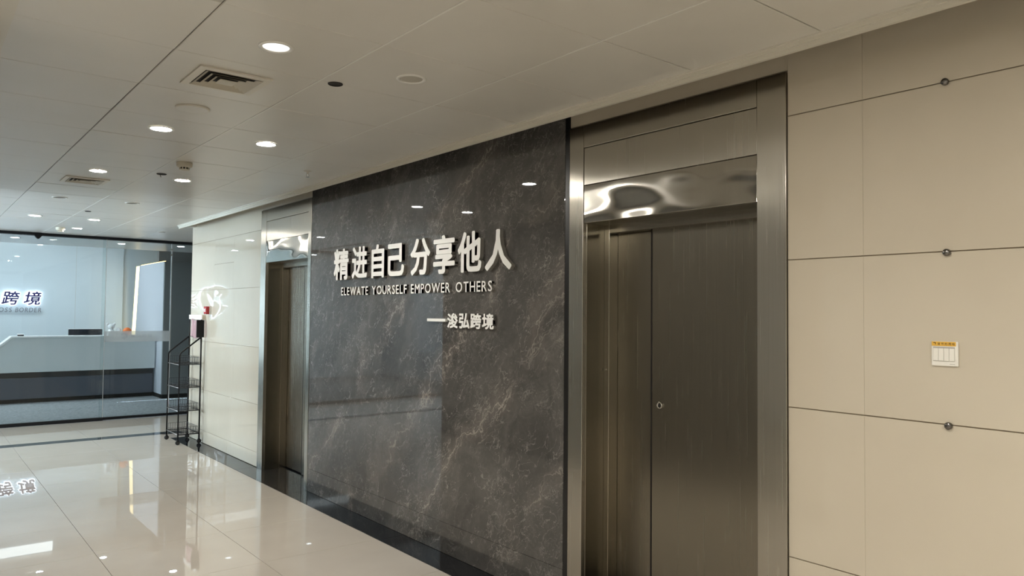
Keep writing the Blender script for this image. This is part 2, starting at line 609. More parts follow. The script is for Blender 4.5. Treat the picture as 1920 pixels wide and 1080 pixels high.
# black granite border along the wall and across the corridor
gb = mesh_obj('trim_1', bx(2.607, 2.86, -3.5, 9.95, -0.12, -0.003), 'granite')
tag(gb, 'black granite floor border running along the lift wall', 'floor border', kind='structure')
yy = [-3.5, -1.6, 0.0, 1.5, 3.05, 4.68, 6.34, 7.6, 8.8, 9.95]
for a, b in zip(yy, yy[1:]):
    slab('granite_piece', 0.196, b - a - 0.002, 0.006, 0.0006, 'granite', gb, (2.706, (a + b) / 2, 0.0), 'up')
gx = mesh_obj('trim_2', bx(-4.0, 2.86, 10.30, 10.50, -0.003, 0.0002), 'granite')
tag(gx, 'narrow dark strip laid across the beige floor', 'floor border', kind='structure')

# ---- ceiling
ce = mesh_obj('ceiling', bx(-4.0, 2.60, -3.5, 12.1, ZC + 0.006, ZC + 0.10), 'ceil_gap')
tag(ce, 'white panelled corridor ceiling', 'ceiling', kind='structure')
cx = [2.600, 2.045, 1.430, 0.811, 0.256]
cy = [3.17 + 0.585 * k for k in range(-7, 15)] + [12.1]
for x1, x0 in zip(cx, cx[1:]):
    for y0, y1 in zip(cy, cy[1:]):
        slab('ceiling_panel', x1 - x0 - 0.005, y1 - y0 - 0.006, 0.012, 0.002, 'ceil', ce, ((x0 + x1) / 2, (y0 + y1) / 2, ZC + random.uniform(0, 0.0008)), 'down',
             (math.radians(random.uniform(-0.2, 0.2)), math.radians(random.uniform(-0.1, 0.1))))
for x in (1.430, 2.045):
    mesh_obj('grid_bar', bx(x - 0.0035, x + 0.0035, -3.4, 12.03, ZC - 0.0012, ZC + 0.004), 'gridw', ce)
cl = mesh_obj('ceiling', bx(-4.0, 0.15, -3.5, 12.1, ZC, ZC + 0.006), 'ceil')
tag(cl, 'white ceiling of the lobby left of the corridor', 'ceiling', kind='structure')
cr = mesh_obj('ceiling', bx(2.60, 6.0, 9.80, 12.1, ZC, ZC + 0.10), 'ceil')
tag(cr, 'white ceiling of the side passage past the tiled wall', 'ceiling', kind='structure')
# stepped edge moulding of the ceiling, with an open slot between it and the wall
prof = [(2.585, ZC + 0.02), (2.585, ZC - 0.006), (2.597, ZC - 0.006), (2.597, ZC - 0.020), (2.606, ZC - 0.020), (2.606, ZC - 0.037), (2.622, ZC - 0.037), (2.622, ZC + 0.02)]
tr = mesh_obj('trim_3', prism(prof, 'y', -3.5, 9.80), 'trimw')
tag(tr, 'stepped white moulding along the ceiling edge above the lifts', 'moulding', kind='structure')
tr2 = mesh_obj('trim_4', prism([(0.27, ZC + 0.02), (0.27, ZC - 0.012), (0.235, ZC - 0.012), (0.235, ZC - 0.03), (0.20, ZC - 0.03), (0.20, ZC + 0.02)], 'y', -3.5, 8.2), 'trimw')
tag(tr2, 'pale moulding at the left edge of the panelled ceiling', 'moulding', kind='structure')
st = mesh_obj('ceiling', bx(2.56, 3.2, -3.5, 9.80, ZC + 0.25, ZC + 0.30), 'plaster')
tag(st, 'dark recess above the wall behind the ceiling moulding', 'ceiling', kind='structure')
sf = mesh_obj('wall_slot', bx(2.56, 2.60, -3.5, 9.80, ZC + 0.02, ZC + 0.25), 'plaster')
tag(sf, 'upstand hidden above the ceiling moulding', 'wall', kind='structure')
se = mesh_obj('wall_slot_end', bx(2.56, 2.86, 9.80, 9.95, ZC + 0.10, ZC + 0.25), 'plaster')
tag(se, 'end of the ceiling slot at the tiled corner', 'wall', kind='structure')

# ---- right wall: backing and tiles
E2 = (1.825, 2.879)       # near lift opening (y)
E1 = (6.405, 7.42)        # far lift opening
HEAD = 2.066
bm = bmesh.new()
wr = None
for y0, y1, z0, z1 in ((-3.5, E2[0] - 0.02, 0, 2.9), (E2[0] - 0.02, E2[1] + 0.02, HEAD + 0.02, 2.9), (E2[1] + 0.02, E1[0] - 0.02, 0, 2.9), (E1[0] - 0.02, E1[1] + 0.02, HEAD + 0.02, 2.9), (E1[1] + 0.02, 9.95, 0, 2.9)):
    if wr is None:
        wr = mesh_obj('wall_right', bx(2.822, 2.95, y0, y1, z0, z1), 'tile_joint')
        tag(wr, 'cream tiled wall with the lift doors', 'wall', kind='structure')
    else:
        mesh_obj('wall_backing', bx(2.822, 2.95, y0, y1, z0, z1), 'tile_joint', wr)
mesh_obj('wall_end', bx(2.83, 6.0, 9.90, 9.948, 0, 2.625), 'tile', wr)
def wall_tile(y0, y1, z0, z1, g=0.004):
    slab('wall_tile', y1 - y0 - 0.0004, z1 - z0 - g, 0.008, 0.0010, 'tile', wr, (XW, (y0 + y1) / 2, (z0 + z1) / 2), '-x')
ZR = [0.005, 0.607, 1.210, 1.810, 2.405, 2.88]
for z0, z1 in zip(ZR, ZR[1:]):
    for y0, y1 in ((1.375, 1.687), (0.175, 1.375), (-1.025, 0.175), (-2.225, -1.025), (-3.45, -2.225)):
        wall_tile(y0, y1, z0, z1)
wall_tile(1.687, 2.99, 2.595, 2.88)
wall_tile(6.33, 7.56, 2.605, 2.88)
for z0, z1, cuts in ((0.005, 0.148, (7.56, 8.46, 9.95)), (0.148, 0.63, (7.56, 8.345, 9.16, 9.95)), (0.63, 1.21, (7.56, 8.345, 9.16, 9.95)), (1.21, 1.825, (7.56, 8.345, 9.16, 9.95)),
                     (2.12, 2.41, (8.386, 9.05)), (1.825, 2.12, (8.386, 9.05)), (1.825, 2.41, (7.56, 8.386)), (1.825, 2.41, (9.05, 9.95)), (2.41, 2.88, (7.56, 9.05, 9.95))):
    for a, b in zip(cuts, cuts[1:]):
        wall_tile(a, b, z0, z1, 0.003)

# ---- other walls of the place
def wall(name, label, *a, mat='plaster'):
    a = list(a)
    if a[4] == 0:
        a[4] = -0.11
    return tag(mesh_obj(name, bx(*a), mat), label, 'wall', kind='structure')
wall('wall_left', 'dark taupe wall facing the marble panel', -0.05, 0.15, 3.1, 8.2, 0, 2.9, mat='leftwall')
wall('wall_back', 'pale wall behind the viewer', -4.1, 2.95, -3.6, -3.5, 0, 2.9)
lw = wall('wall_lobby', 'pale lobby wall below and beside the window', -4.1, -4.0, -3.6, 8.4, 0, 2.9)
mesh_obj('wall_piece', bx(-4.1, -4.0, 11.8, 12.2, -0.11, 2.9), 'plaster', lw)
mesh_obj('wall_piece', bx(-4.1, -4.0, 8.4, 11.8, -0.11, 0.6), 'plaster', lw)
mesh_obj('wall_piece', bx(-4.1, -4.0, 8.4, 11.8, 2.5, 2.9), 'plaster', lw)
w1 = thing('window_1', 'tall daylight window at the far left of the lobby', 'window', (-4.05, 10.1, 0.6), kind='structure')
for a, b in ((-1.7, -1.64), (-0.59, -0.54), (0.54, 0.59), (1.64, 1.7)):
    mesh_obj('window_frame', bx(-0.03, 0.03, a, b, 0, 1.9), 'winframe', w1)
mesh_obj('window_pane', bx(-0.004, 0.004, -1.64, 1.64, 0, 1.9), 'glass', w1)
wall('wall_passage', 'pale end wall of the side passage', 6.0, 6.1, 9.9, 18.2, 0, 3.2)
pl = bpy.data.lights.new('window_portal', 'AREA')
pl.shape = 'RECTANGLE'; pl.size = 3.3; pl.size_y = 1.9
pl.cycles.is_portal = True
po = bpy.data.objects.new('window_portal', pl)
po.location = (-3.97, 10.1, 1.55); po.rotation_euler = (0, -PI / 2, 0)
COL.objects.link(po)

# ================================================================== LIFT DOORS
def lift(name, label, ya, yb, jl, jr, top, seam, zl):
    """ya..yb opening, jl/jr outer edges of the frame"""
    d = thing(name, label, 'lift door', (XM, (ya + yb) / 2, 0), kind='structure')
    def part(nm, mat, *a, par=None, bv=0.0015):
        m = bx(*a)
        if bv:
            bevel(m, bv)
        o = mesh_obj(nm, m, mat, None)
        return attach(o, par or d)
    part('jamb', 'steelj', XM, XM + 0.03, yb, jl, 0.0, top)
    part('jamb', 'steelj', XM, XM + 0.03, jr, ya, 0.0, top)
    part('header_panel', 'steelj', XM + 0.001, XM + 0.03, ya + 0.002, yb - 0.002, zl[2] + 0.002, top)
    part('header_panel', 'steelj', XM + 0.003, XM + 0.03, ya + 0.002, yb - 0.004, zl[1] + 0.001, zl[2] - 0.002)
    part('header_panel', 'steelw', XM + 0.003, XM + 0.03, ya + 0.002, yb - 0.004, zl[0], zl[1] - 0.002)
    # reveals
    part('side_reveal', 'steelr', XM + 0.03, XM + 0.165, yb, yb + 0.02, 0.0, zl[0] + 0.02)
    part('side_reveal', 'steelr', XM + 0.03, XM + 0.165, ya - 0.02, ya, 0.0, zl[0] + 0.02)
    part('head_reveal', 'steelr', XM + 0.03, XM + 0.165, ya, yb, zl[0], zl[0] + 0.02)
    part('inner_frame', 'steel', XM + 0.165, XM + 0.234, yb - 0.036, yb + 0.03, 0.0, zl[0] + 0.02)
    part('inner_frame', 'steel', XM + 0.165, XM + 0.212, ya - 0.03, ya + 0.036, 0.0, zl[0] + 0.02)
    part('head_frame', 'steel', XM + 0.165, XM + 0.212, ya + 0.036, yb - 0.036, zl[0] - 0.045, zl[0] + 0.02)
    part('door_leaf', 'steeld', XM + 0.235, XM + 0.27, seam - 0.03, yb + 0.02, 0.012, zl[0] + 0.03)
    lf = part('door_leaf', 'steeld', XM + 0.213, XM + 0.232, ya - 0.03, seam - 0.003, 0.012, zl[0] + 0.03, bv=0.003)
    part('seam_dark_gap', 'hole', XM + 0.2125, XM + 0.236, seam - 0.003, seam + 0.005, 0.012, zl[0] + 0.02, bv=0)  # black strip painted in as the dark gap between the leaves
    part('sill', 'granite', XM, XM + 0.30, ya - 0.03, yb + 0.03, -0.10, 0.001, bv=0)
    part('leak_block', 'hole', XM + 0.275, XM + 0.32, ya - 0.10, yb + 0.10, -0.1, zl[0] + 0.12, bv=0)  # unseen black box added to stop light leaking past the leaves
    part('leak_block', 'hole', XM + 0.13, XM + 0.275, ya - 0.10, ya - 0.032, -0.1, zl[0] + 0.12, bv=0)
    part('leak_block', 'hole', XM + 0.13, XM + 0.275, yb + 0.032, yb + 0.10, -0.1, zl[0] + 0.12, bv=0)
    part('leak_block', 'hole', XM + 0.13, XM + 0.275, ya - 0.032, yb + 0.032, zl[0] + 0.035, zl[0] + 0.12, bv=0)
    return d, lf

d1, leaf1 = lift('door_1', 'near stainless steel lift door between marble panel and cream tiles', E2[0], E2[1], 2.985, 1.690, 2.590, 2.585, (HEAD, 2.268, 2.470))
d2, leaf2 = lift('door_2', 'far stainless steel lift door left of the marble panel', E1[0], E1[1], 7.556, 6.338, 2.600, 6.95, (HEAD, 2.280, 2.480))
# round key lock on the near leaf
bm = bmesh.new()
lathe(bm, [(0.0, 0.0), (0.019, 0.0), (0.019, -0.007), (0.016, -0.009), (0.011, -0.009), (0.010, -0.005), (0.0, -0.005)], 24, (XM + 0.213, 2.527, 1.118), 'x')
lk = mesh_obj('lock', bm, 'chrome', None, True)
attach(lk, leaf1)
bm = bmesh.new(); lathe(bm, [(0.0, -0.0055), (0.008, -0.0055), (0.007, -0.0075), (0.0, -0.0075)], 16, (XM + 0.213, 2.529, 1.116), 'x')
bm2 = mesh_obj('lock_core', bm, 'hole', None)
attach(bm2, leaf1)
bm = bmesh.new(); lathe(bm, [(0.0, 0.0), (0.006, 0.0), (0.005, -0.005), (0.0, -0.005)], 14, (XM + 0.165, 2.865, 1.28), 'x')
sc_ = mesh_obj('screw', bm, 'chrome', None)
attach(sc_, d1)

# ================================================================== MARBLE PANEL + LETTERING
mp = thing('marble_panel', 'dark grey veined polished marble wall panel between the two lifts', 'wall panel', (XM, 4.68, 0))
def mpart(nm, mat, *a):
    o = mesh_obj(nm, bevel(bx(*a), 0.001), mat)
    attach(o, mp)
    return o
mpart('base_slab', 'marble', XM, XM + 0.017, 3.022, 6.328, 0.001, 0.1985)
mpart('upper_slab', 'marble', XM, XM + 0.017, 3.022, 6.328, 0.2000, 2.88)
mpart('black_edge', 'blackedge', XM + 0.002, XM + 0.017, 2.988, 3.020, 0.001, 2.88)
mpart('black_edge', 'blackedge', XM + 0.004, XM + 0.017, 6.329, 6.337, 0.001, 2.88)

FACE = XM - 0.028
def wall_char(ch, y0, y1, z0, z1, par, off, nm='character', depth=0.028, sub=None):
    me = glyph(ch, off, 0.3, nm)
    fit_map(me, lambda u, v, w: (XM - depth * w, y0 + (y1 - y0) * u, z0 + (z1 - z0) * v))
    side_material(me, 'letter', 'letterside', Vector((-1, 0, 0)))
    o = bpy.data.objects.new(nm, me); COL.objects.link(o)
    attach(o, par)
    return o

L1 = thing('wall_lettering', 'large white raised Chinese slogan 精进自己分享他人 on the marble', 'lettering', (XM, 4.63, 1.84))
for ch, y0, y1, z0, z1 in (('精', 5.814, 5.548, 1.842, 2.098), ('进', 5.489, 5.234, 1.846, 2.097), ('自', 5.164, 4.969, 1.840, 2.095), ('己', 4.913, 4.679, 1.846, 2.083),
                           ('分', 4.592, 4.335, 1.840, 2.098), ('享', 4.297, 4.040, 1.840, 2.098), ('他', 4.006, 3.749, 1.839, 2.099), ('人', 3.712, 3.449, 1.840, 2.090)):
    wall_char(ch, y0, y1, z0, z1, L1, 0.030)
L2 = thing('wall_lettering', 'small white raised English line ELEWATE YOURSELF EMPOWER OTHERS on the marble', 'lettering', (XM, 4.67, 1.714))
for wd, y0, y1 in (('ELEWATE', 5.691, 5.231), ('YOURSELF', 5.170, 4.654), ('EMPOWER', 4.596, 4.106), ('OTHERS', 4.039, 3.650)):
    ms = [glyph(c, 0.012, 0.3, 'letter') for c in wd]
    wsum = [bounds(m)[1] - bounds(m)[0] for m in ms]
    gap = 0.14
    s = abs(y1 - y0) / (sum(wsum) + gap * (len(ms) - 1))
    y = y0
    for m, w_ in zip(ms, wsum):
        a, b = y, y - w_ * s
        fit_map(m, lambda u, v, w: (XM - 0.018 * w, a + (b - a) * u, 1.715 + 0.066 * v))
        side_material(m, 'letter', 'letterside', Vector((-1, 0, 0)))
        o = bpy.data.objects.new('letter', m); COL.objects.link(o)
        attach(o, L2)
        y = b - gap * s
L3 = thing('wall_lettering', 'white raised company name 浚弘跨境 after a dash, lowest line on marble', 'lettering', (XM, 4.0, 1.48))
dsh = mesh_obj('dash', bevel(bx(FACE + 0.008, XM, 4.152, 4.377, 1.5215, 1.5415), 0.001), 'letter')
attach(dsh, L3)
for ch, y0, y1 in (('浚', 4.130, 4.008), ('弘', 3.996, 3.878), ('跨', 3.871, 3.753), ('境', 3.746, 3.626)):
    wall_char(ch, y0, y1, 1.481, 1.579, L3, 0.034, depth=0.02)

# ================================================================== WALL FITTINGS ON THE CREAM TILES
for z, lab in ((2.404, 'top of the three round steel caps on the cream tiles'), (1.806, 'middle round steel cap on the cream tiles, above the switch'), (1.207, 'lowest round steel cap on the cream tiles, below the switch')):
    bm = bmesh.new()
    lathe(bm, [(0.0, -0.016), (0.009, -0.016), (0.0125, -0.012), (0.0125, -0.002), (0.010, 0.0), (0.010, 0.003), (0.0, 0.003)], 24, (XW, 1.080, z), 'x')
    tag(mesh_obj('round_stud', bm, 'darkchrome', None, True), lab, 'wall cap', 'steel caps on the tile joints')
swy0, swy1, swz0, swz1 = 1.046, 1.132, 1.412, 1.498
sw = thing('light_switch', 'white four gang light switch with yellow label on cream tiles', 'light switch', (XW, 1.089, 1.412))
def swp(nm, mat, bv, *a, par=None, bmx=None):
    o = mesh_obj(nm, bmx or (bevel(bx(*a), bv, 2) if bv else bx(*a)), mat)
    attach(o, par or sw)
    return o
swp('plate', 'whitepl', 0.003, XW - 0.010, XW, swy0, swy1, swz0, swz1)
swp('rocker_surround', 'inkgrey', 0, XW - 0.0106, XW - 0.0095, 1.056, 1.1255, 1.429, 1.4785)
for k in range(4):
    y0 = 1.0565 + k * 0.0172
    swp('rocker', 'whitepl', 0.0008, XW - 0.0145, XW - 0.0100, y0, y0 + 0.0164, 1.4300, 1.4735)
yl = swp('label_strip', 'yellow', 0, XW - 0.0114, XW - 0.0100, 1.0525, 1.1300, 1.4815, 1.4965)
for k, ch in enumerate('请节约用电'):
    me = glyph(ch, 0.012, 0.1, 'label_character')
    yc = 1.107 - k * 0.0118
    fit_map(me, lambda u, v, w: (XW - 0.0114 - 0.0003 * w, yc - 0.0085 * (u - 0.5), 1.4846 + 0.0085 * v))
    me.materials.append(M['ink'])
    o = bpy.data.objects.new('label_character', me); COL.objects.link(o)
    attach(o, yl)
ar = swp('label_arrow', 'ink', 0, par=yl, bmx=prism([(1.1245, 1.494), (1.1165, 1.494), (1.1165, 1.4855), (1.119, 1.488), (1.119, 1.4915), (1.1245, 1.4915)], 'x', XW - 0.0118, XW - 0.0113))
swp('maker_mark', 'inkgrey', 0, XW - 0.0103, XW - 0.0098, 1.056, 1.073, 1.4185, 1.4205)

# ================================================================== CEILING FITTINGS
def hole_ring(par, r, z, mat):
    bm = bmesh.new(); lathe(bm, [(r, z), (0, z)], 32); return mesh_obj('painted_void', bm, mat, par)

def downlight(x, y, label, state='lit', r=0.07, group=None, z=ZC):
    o = thing('downlight', label, 'downlight', (x, y, z), group=group)
    bm = bmesh.new()
    lathe(bm, [(r, 0.0), (r, -0.002), (r * 0.96, -0.005), (r * 0.80, -0.0045), (r * 0.76, -0.002), (r * 0.74, 0.0)], 40)
    mesh_obj('trim_ring', bm, 'gridw', o, True)
    bm = bmesh.new()
    lathe(bm, [(r * 0.765, -0.0012), (r * 0.4, -0.0020), (0, -0.0022)], 40)
    mesh_obj('lens', bm, {'lit': 'lamp', 'near': 'lampnear', 'far': 'lampfar', 'dim': 'lampdim', 'cool': 'lampcool', 'off': 'lens_off', 'dark': 'lens_dark'}[state], o)
    return o

G = 'round ceiling downlights in the corridor'
downlight(1.113, 2.880, 'nearest glowing downlight, beside the square vent in the foreground', 'dim', 0.068, G)
downlight(1.734, 2.880, 'unlit round downlight in the foreground ceiling, right of the black hole', 'off', 0.067, G)
downlight(1.118, 4.615, 'bright downlight just beyond the round speaker', 'lit', group=G)
downlight(1.728, 4.604, 'bright downlight nearest the moulding, in front of the marble panel', 'lit', group=G)
downlight(1.102, 6.338, 'bright downlight just in front of the far square vent', 'lit', group=G)
downlight(1.705, 6.343, 'bright downlight just behind the nearer smoke detector', 'lit', group=G)
downlight(1.096, 8.098, 'unlit downlight behind the far square vent', 'dark', 0.066, G)
downlight(1.703, 8.046, 'unlit downlight in the far right part of the ceiling', 'dark', 0.066, G)
downlight(1.103, 9.863, 'bright downlight far left, close to the glass front', 'far', group=G)
downlight(1.686, 9.839, 'bright downlight in the far ceiling above the small dark hole', 'far', group=G)
downlight(1.699, 11.032, 'bright downlight right beside the far smoke detector', 'far', group=G)
G2 = 'downlights of the reception'
downlight(1.222, 13.09, 'leftmost downlight behind the glass front', 'cool', group=G2)
downlight(2.637, 13.10, 'middle downlight behind the glass front', 'cool', group=G2)
downlight(3.484, 12.95, 'rightmost downlight behind the glass front, near the tiled corner', 'cool', group=G2)
downlight(-0.197, 13.0, 'reception downlight outside the left of the picture', 'cool', group=G2)
downlight(3.05, 16.0, 'added cove fill downlight above the right end of the reception desk', 'cool', group=G2, z=3.10)  # unseen fill lamp added to brighten the blue wall at the right
downlight(2.0, 14.9 + 0.9, 'added cove fill downlight above the middle of the reception desk', 'cool', group=G2, z=3.10)  # second unseen cove lamp, added with it as fill
G3 = 'lobby downlights behind the viewer'
LOBBY = ('lobby downlight whose streak shows in the cream tiles', 'lobby downlight left of the viewer', 'lobby downlight just behind the viewer',
         'lobby downlight behind the viewer near the cream tiles', 'rearmost lobby downlight left of the viewer', 'downlight above the viewer, before the nearest vent')
k = 0
for x, y in ((-1.92, 4.34), (-1.93, 0.6), (-0.6, -0.6), (1.11, -0.6), (-1.93, -1.2), (0.85, 1.15)):
    k += 1
    downlight(x, y, LOBBY[k - 1], 'near', group=G3)
downlight(-1.9, 9.5, 'lobby downlight by the tall window, out of the picture', 'lit', group=G3)

def vent(x0, x1, y0, y1, label):
    """square diffuser: frame and nested sloping louvres"""
    cxm, cym = (x0 + x1) / 2, (y0 + y1) / 2
    o = thing('air_vent', label, 'air vent', (cxm, cym, ZC), group='square ceiling air vents')
    h = (x1 - x0) / 2
    def ringsq(a0, z0, a1, z1, th=0.0015):
        bm = bmesh.new()
        L = []
        for a, z in ((a0, z0), (a1, z1), (a1 - 0.001, z1 + th), (a0 - 0.001, z0 + th)):
            L.append([bm.verts.new((sx * a, sy * a, z)) for sx, sy in ((-1, -1), (1, -1), (1, 1), (-1, 1))])
        for A, Bv in zip(L, L[1:] + L[:1]):
            for i in range(4):
                j = (i + 1) % 4
                bm.faces.new((A[i], A[j], Bv[j], Bv[i]))
        return bm
    mesh_obj('frame', ringsq(h, -0.008, h * 0.80, -0.010, 0.008), 'trimw', o)
    bm = bmesh.new(); box(bm, -h * 0.82, h * 0.82, -h * 0.82, h * 0.82, -0.0012, -0.0006)
    mesh_obj('painted_depth', bm, 'hole', o)  # flat black plate paints the dark depth behind the louvres
    for f0, f1 in ((0.78, 0.66), (0.60, 0.48), (0.42, 0.30)):
        mesh_obj('louvre', ringsq(h * f0, -0.012, h * f1, -0.0022), 'ventfin', o)
    mesh_obj('centre_plate', bevel(bx(-h * 0.24, h * 0.24, -h * 0.24, h * 0.24, -0.012, -0.009), 0.001), 'ventfin', o)
    return o
vent(0.947, 1.262, 3.290, 3.605, 'square air vent in the foreground ceiling beside the first downlight')
vent(0.947, 1.257, 6.720, 7.030, 'farther square air vent, below the row of bright downlights')

sp = thing('ceiling_speaker', 'flat round ceiling speaker with perforated cover behind the near vent', 'speaker', (1.128, 4.042, ZC))
bm = bmesh.new(); lathe(bm, [(0.084, 0.0), (0.084, -0.006), (0.080, -0.0085), (0.075, -0.0085)], 40); mesh_obj('rim', bm, 'trimw', sp, True)
bm = bmesh.new(); lathe(bm, [(0.075, -0.0083), (0.04, -0.0095), (0, -0.0100)], 40); mesh_obj('grille', bm, 'ceil', sp, True)

def dark_hole(x, y, r, label):
    o = thing('ceiling_hole', label, 'ceiling hole', (x, y, ZC), group='open dark holes in the ceiling')
    bm = bmesh.new(); lathe(bm, [(r, 0.0), (r, -0.003), (r * 0.9, -0.005), (r * 0.84, -0.003), (r * 0.82, -0.001)], 28); mesh_obj('rim', bm, 'hole', o, True)
    bm = bmesh.new(); lathe(bm, [(r * 0.83, -0.0012), (0, -0.0012)], 28); mesh_obj('painted_void', bm, 'hole', o)  # flat black disc paints the darkness inside the hole
    return o
dark_hole(1.506, 3.17, 0.034, 'black open hole in the foreground ceiling on a panel joint')
hh = dark_hole(1.502, 6.154, 0.036, 'dark ring with a dangling wire beside the smoke detector')
bm = bmesh.new(); tube(bm, [(-0.012, -0.02, -0.002), (-0.014, -0.022, -0.016), (-0.010, -0.026, -0.03)], 0.0022, 6); mesh_obj('wire', bm, 'hole', hh)
dark_hole(1.485, 9.032, 0.030, 'small dark hole in the far part of the ceiling')

def smoke(x, y, label):
    o = thing('smoke_detector', label, 'smoke detector', (x, y, ZC), group='ceiling smoke detectors')
    bm = bmesh.new(); lathe(bm, [(0.052, 0.0), (0.054, -0.006), (0.052, -0.026), (0.044, -0.034), (0.034, -0.036)], 32); mesh_obj('body', bm, 'offwhite', o, True)
    for k in range(10):
        a = 2 * PI * k / 10
        bm = bx(-0.0045, 0.0045, -0.002, 0.002, -0.050, -0.035)
        bmesh.ops.transform(bm, matrix=Matrix.Rotation(a, 4, 'Z') @ Matrix.Translation((0, 0.032, 0)), verts=bm.verts)
        mesh_obj('cage_rib', bm, 'offwhite', o)
    bm = bmesh.new(); lathe(bm, [(0.027, -0.034), (0.027, -0.049)], 24); mesh_obj('mesh_core', bm, 'hole', o)
    bm = bmesh.new(); lathe(bm, [(0.036, -0.049), (0.034, -0.053), (0.018, -0.056), (0.0, -0.056)], 32); mesh_obj('cap', bm, 'offwhite', o, True)
    return o
smoke(1.510, 5.575, 'ivory smoke detector hanging between the bright downlights')
smoke(1.520, 11.10, 'ivory smoke detector far away near the glass front')
sk = thing('sprinkler', 'small white sprinkler head on the ceiling by the moulding', 'sprinkler', (2.305, 5.293, ZC))
bm = bmesh.new(); lathe(bm, [(0.030, 0.0), (0.028, -0.003), (0.010, -0.005), (0.008, -0.022), (0.0, -0.022)], 24); mesh_obj('escutcheon', bm, 'trimw', sk, True)
for s in (-1, 1):
    bm = bmesh.new(); tube(bm, [(s * 0.006, 0, -0.020), (s * 0.011, 0, -0.032), (s * 0.004, 0, -0.042)], 0.0018, 6); mesh_obj('arm', bm, 'chrome', sk)
bm = bmesh.new(); lathe(bm, [(0.0, -0.042), (0.013, -0.043), (0.013, -0.045), (0.0, -0.045)], 20); mesh_obj('deflector', bm, 'chrome', sk)
bm = bmesh.new(); lathe(bm, [(0.045, 0.0), (0.043, -0.006), (0.030, -0.008), (0.0, -0.008)], 28)
o = mesh_obj('round_blank', bm, 'greyring', None, True); o.location = (2.64, 10.73, ZC)
tag(o, 'small round cap on the far ceiling by the end of the moulding', 'ceiling cap')

# ================================================================== GLASS FRONT
hd = mesh_obj('trim_5', bevel(bx(-4.0, 6.0, 12.04, 12.16, 2.588, 2.625), 0.002), 'black')
tag(hd, 'thin black head rail above the glass front', 'rail', kind='structure')
gd = thing('glass_door', 'clear sliding glass door at the left of the reception front', 'glass door', (0.6, 12.06, 0))
def gp(par, nm, mat, *a):
    o = mesh_obj(nm, bx(*a), mat); attach(o, par); return o
gp(gd, 'pane', 'glass', -1.0, 2.232, 12.054, 12.066, 0.045, 2.588)
gp(gd, 'edge_strip', 'alu', 2.232, 2.238, 12.053, 12.067, 0.045, 2.588)
gp(gd, 'bottom_rail', 'black', -1.0, 2.238, 12.035, 12.085, 0.002, 0.045)
gf = thing('glass_panel', 'fixed glass pane with a frosted band and pale edge', 'glass panel', (2.68, 12.13, 0))
gp(gf, 'pane', 'glass', 2.20, 3.128, 12.124, 12.136, 0.035, 2.588)
gp(gf, 'edge_profile', 'alu', 3.128, 3.142, 12.118, 12.142, 0.035, 2.588)
fb_ = gp(gf, 'frosted_band', 'frost', 2.24, 3.126, 12.1225, 12.1236, 1.115, 1.272)
gp(gf, 'bottom_rail', 'black', 2.20, 3.142, 12.105, 12.155, 0.002, 0.035)
for zz in (2.50, 2.42):
    bm = bmesh.new(); lathe(bm, [(0, -0.012), (0.013, -0.012), (0.013, 0.0), (0, 0.0)], 18, (3.125, 12.118, zz), 'y')
    q = mesh_obj('glass_clamp', bm, 'chrome'); attach(q, gf)
gr = thing('glass_panel', 'clear glass pane beside the wire rack, right of the pale edge', 'glass panel', (4.5, 12.13, 0))
gp(gr, 'pane', 'glass', 3.144, 5.98, 12.124, 12.136, 0.035, 2.588)
gp(gr, 'bottom_rail', 'black', 3.144, 5.98, 12.105, 12.155, 0.002, 0.035)
gl_ = thing('glass_panel', 'clear glass pane left of the sliding door, out of the picture', 'glass panel', (-2.5, 12.13, 0))
gp(gl_, 'pane', 'glass', -4.0, -0.95, 12.124, 12.136, 0.035, 2.588)
gp(gl_, 'bottom_rail', 'black', -4.0, -0.95, 12.105, 12.155, 0.002, 0.035)
ds = mesh_obj('door_sensor', prism([(-0.05, 0.0), (0.05, 0.0), (0.035, -0.02), (0.012, -0.05), (-0.008, -0.05), (-0.032, -0.022)], 'y', -0.03, 0.03), 'black')
ds.location = (1.385, 12.02, 2.588)
tag(ds, 'black wedge shaped door sensor hanging under the head rail', 'door sensor')

# ---- emblem outline shared by the wall sign and the frosted film; (u right, v up), unit tall
EMB_RAW = {
    'head': [(278, 172), (320, 158), (355, 149), (365, 136), (420, 138), (480, 152), (530, 178), (547, 203), (538, 240), (520, 272), (495, 282), (455, 288), (440, 300), (432, 275), (455, 252), (452, 228), (438, 240), (425, 262), (410, 272), (385, 262), (372, 250), (405, 240), (412, 215), (392, 196), (362, 190), (358, 212), (352, 235), (360, 262), (350, 300), (345, 330), (318, 282), (292, 250), (272, 240)],
    'mane': [(196, 218), (212, 206), (220, 270), (240, 340), (275, 418), (240, 442), (205, 385), (187, 300)],
    'mane.001': [(214, 190), (240, 172), (270, 162), (266, 240), (283, 315), (315, 385), (350, 412), (285, 410), (250, 365), (226, 285)],
    'chest': [(352, 328), (392, 338), (424, 372), (430, 405), (412, 460), (372, 518), (345, 545), (332, 490), (300, 445), (352, 425)],
    'jaw': [(440, 335), (470, 392), (522, 395), (488, 445), (430, 492), (388, 522), (432, 455), (446, 400)],
}
def emb_uv(X, Y):
    return ((548 - X) / 417.0, (545 - Y) / 417.0)

def poly_curve(pts, extrude, offset):
    cu = bpy.data.curves.new('p', 'CURVE')
    cu.dimensions = '2D'
    cu.fill_mode = 'BOTH'
    cu.extrude = extrude
    cu.offset = offset
    s = cu.splines.new('POLY')
    s.points.add(len(pts) - 1)
    for q, (u, v) in zip(s.points, pts):
        q.co = (u, v, 0, 1)
    s.use_cyclic_u = True
    return cu

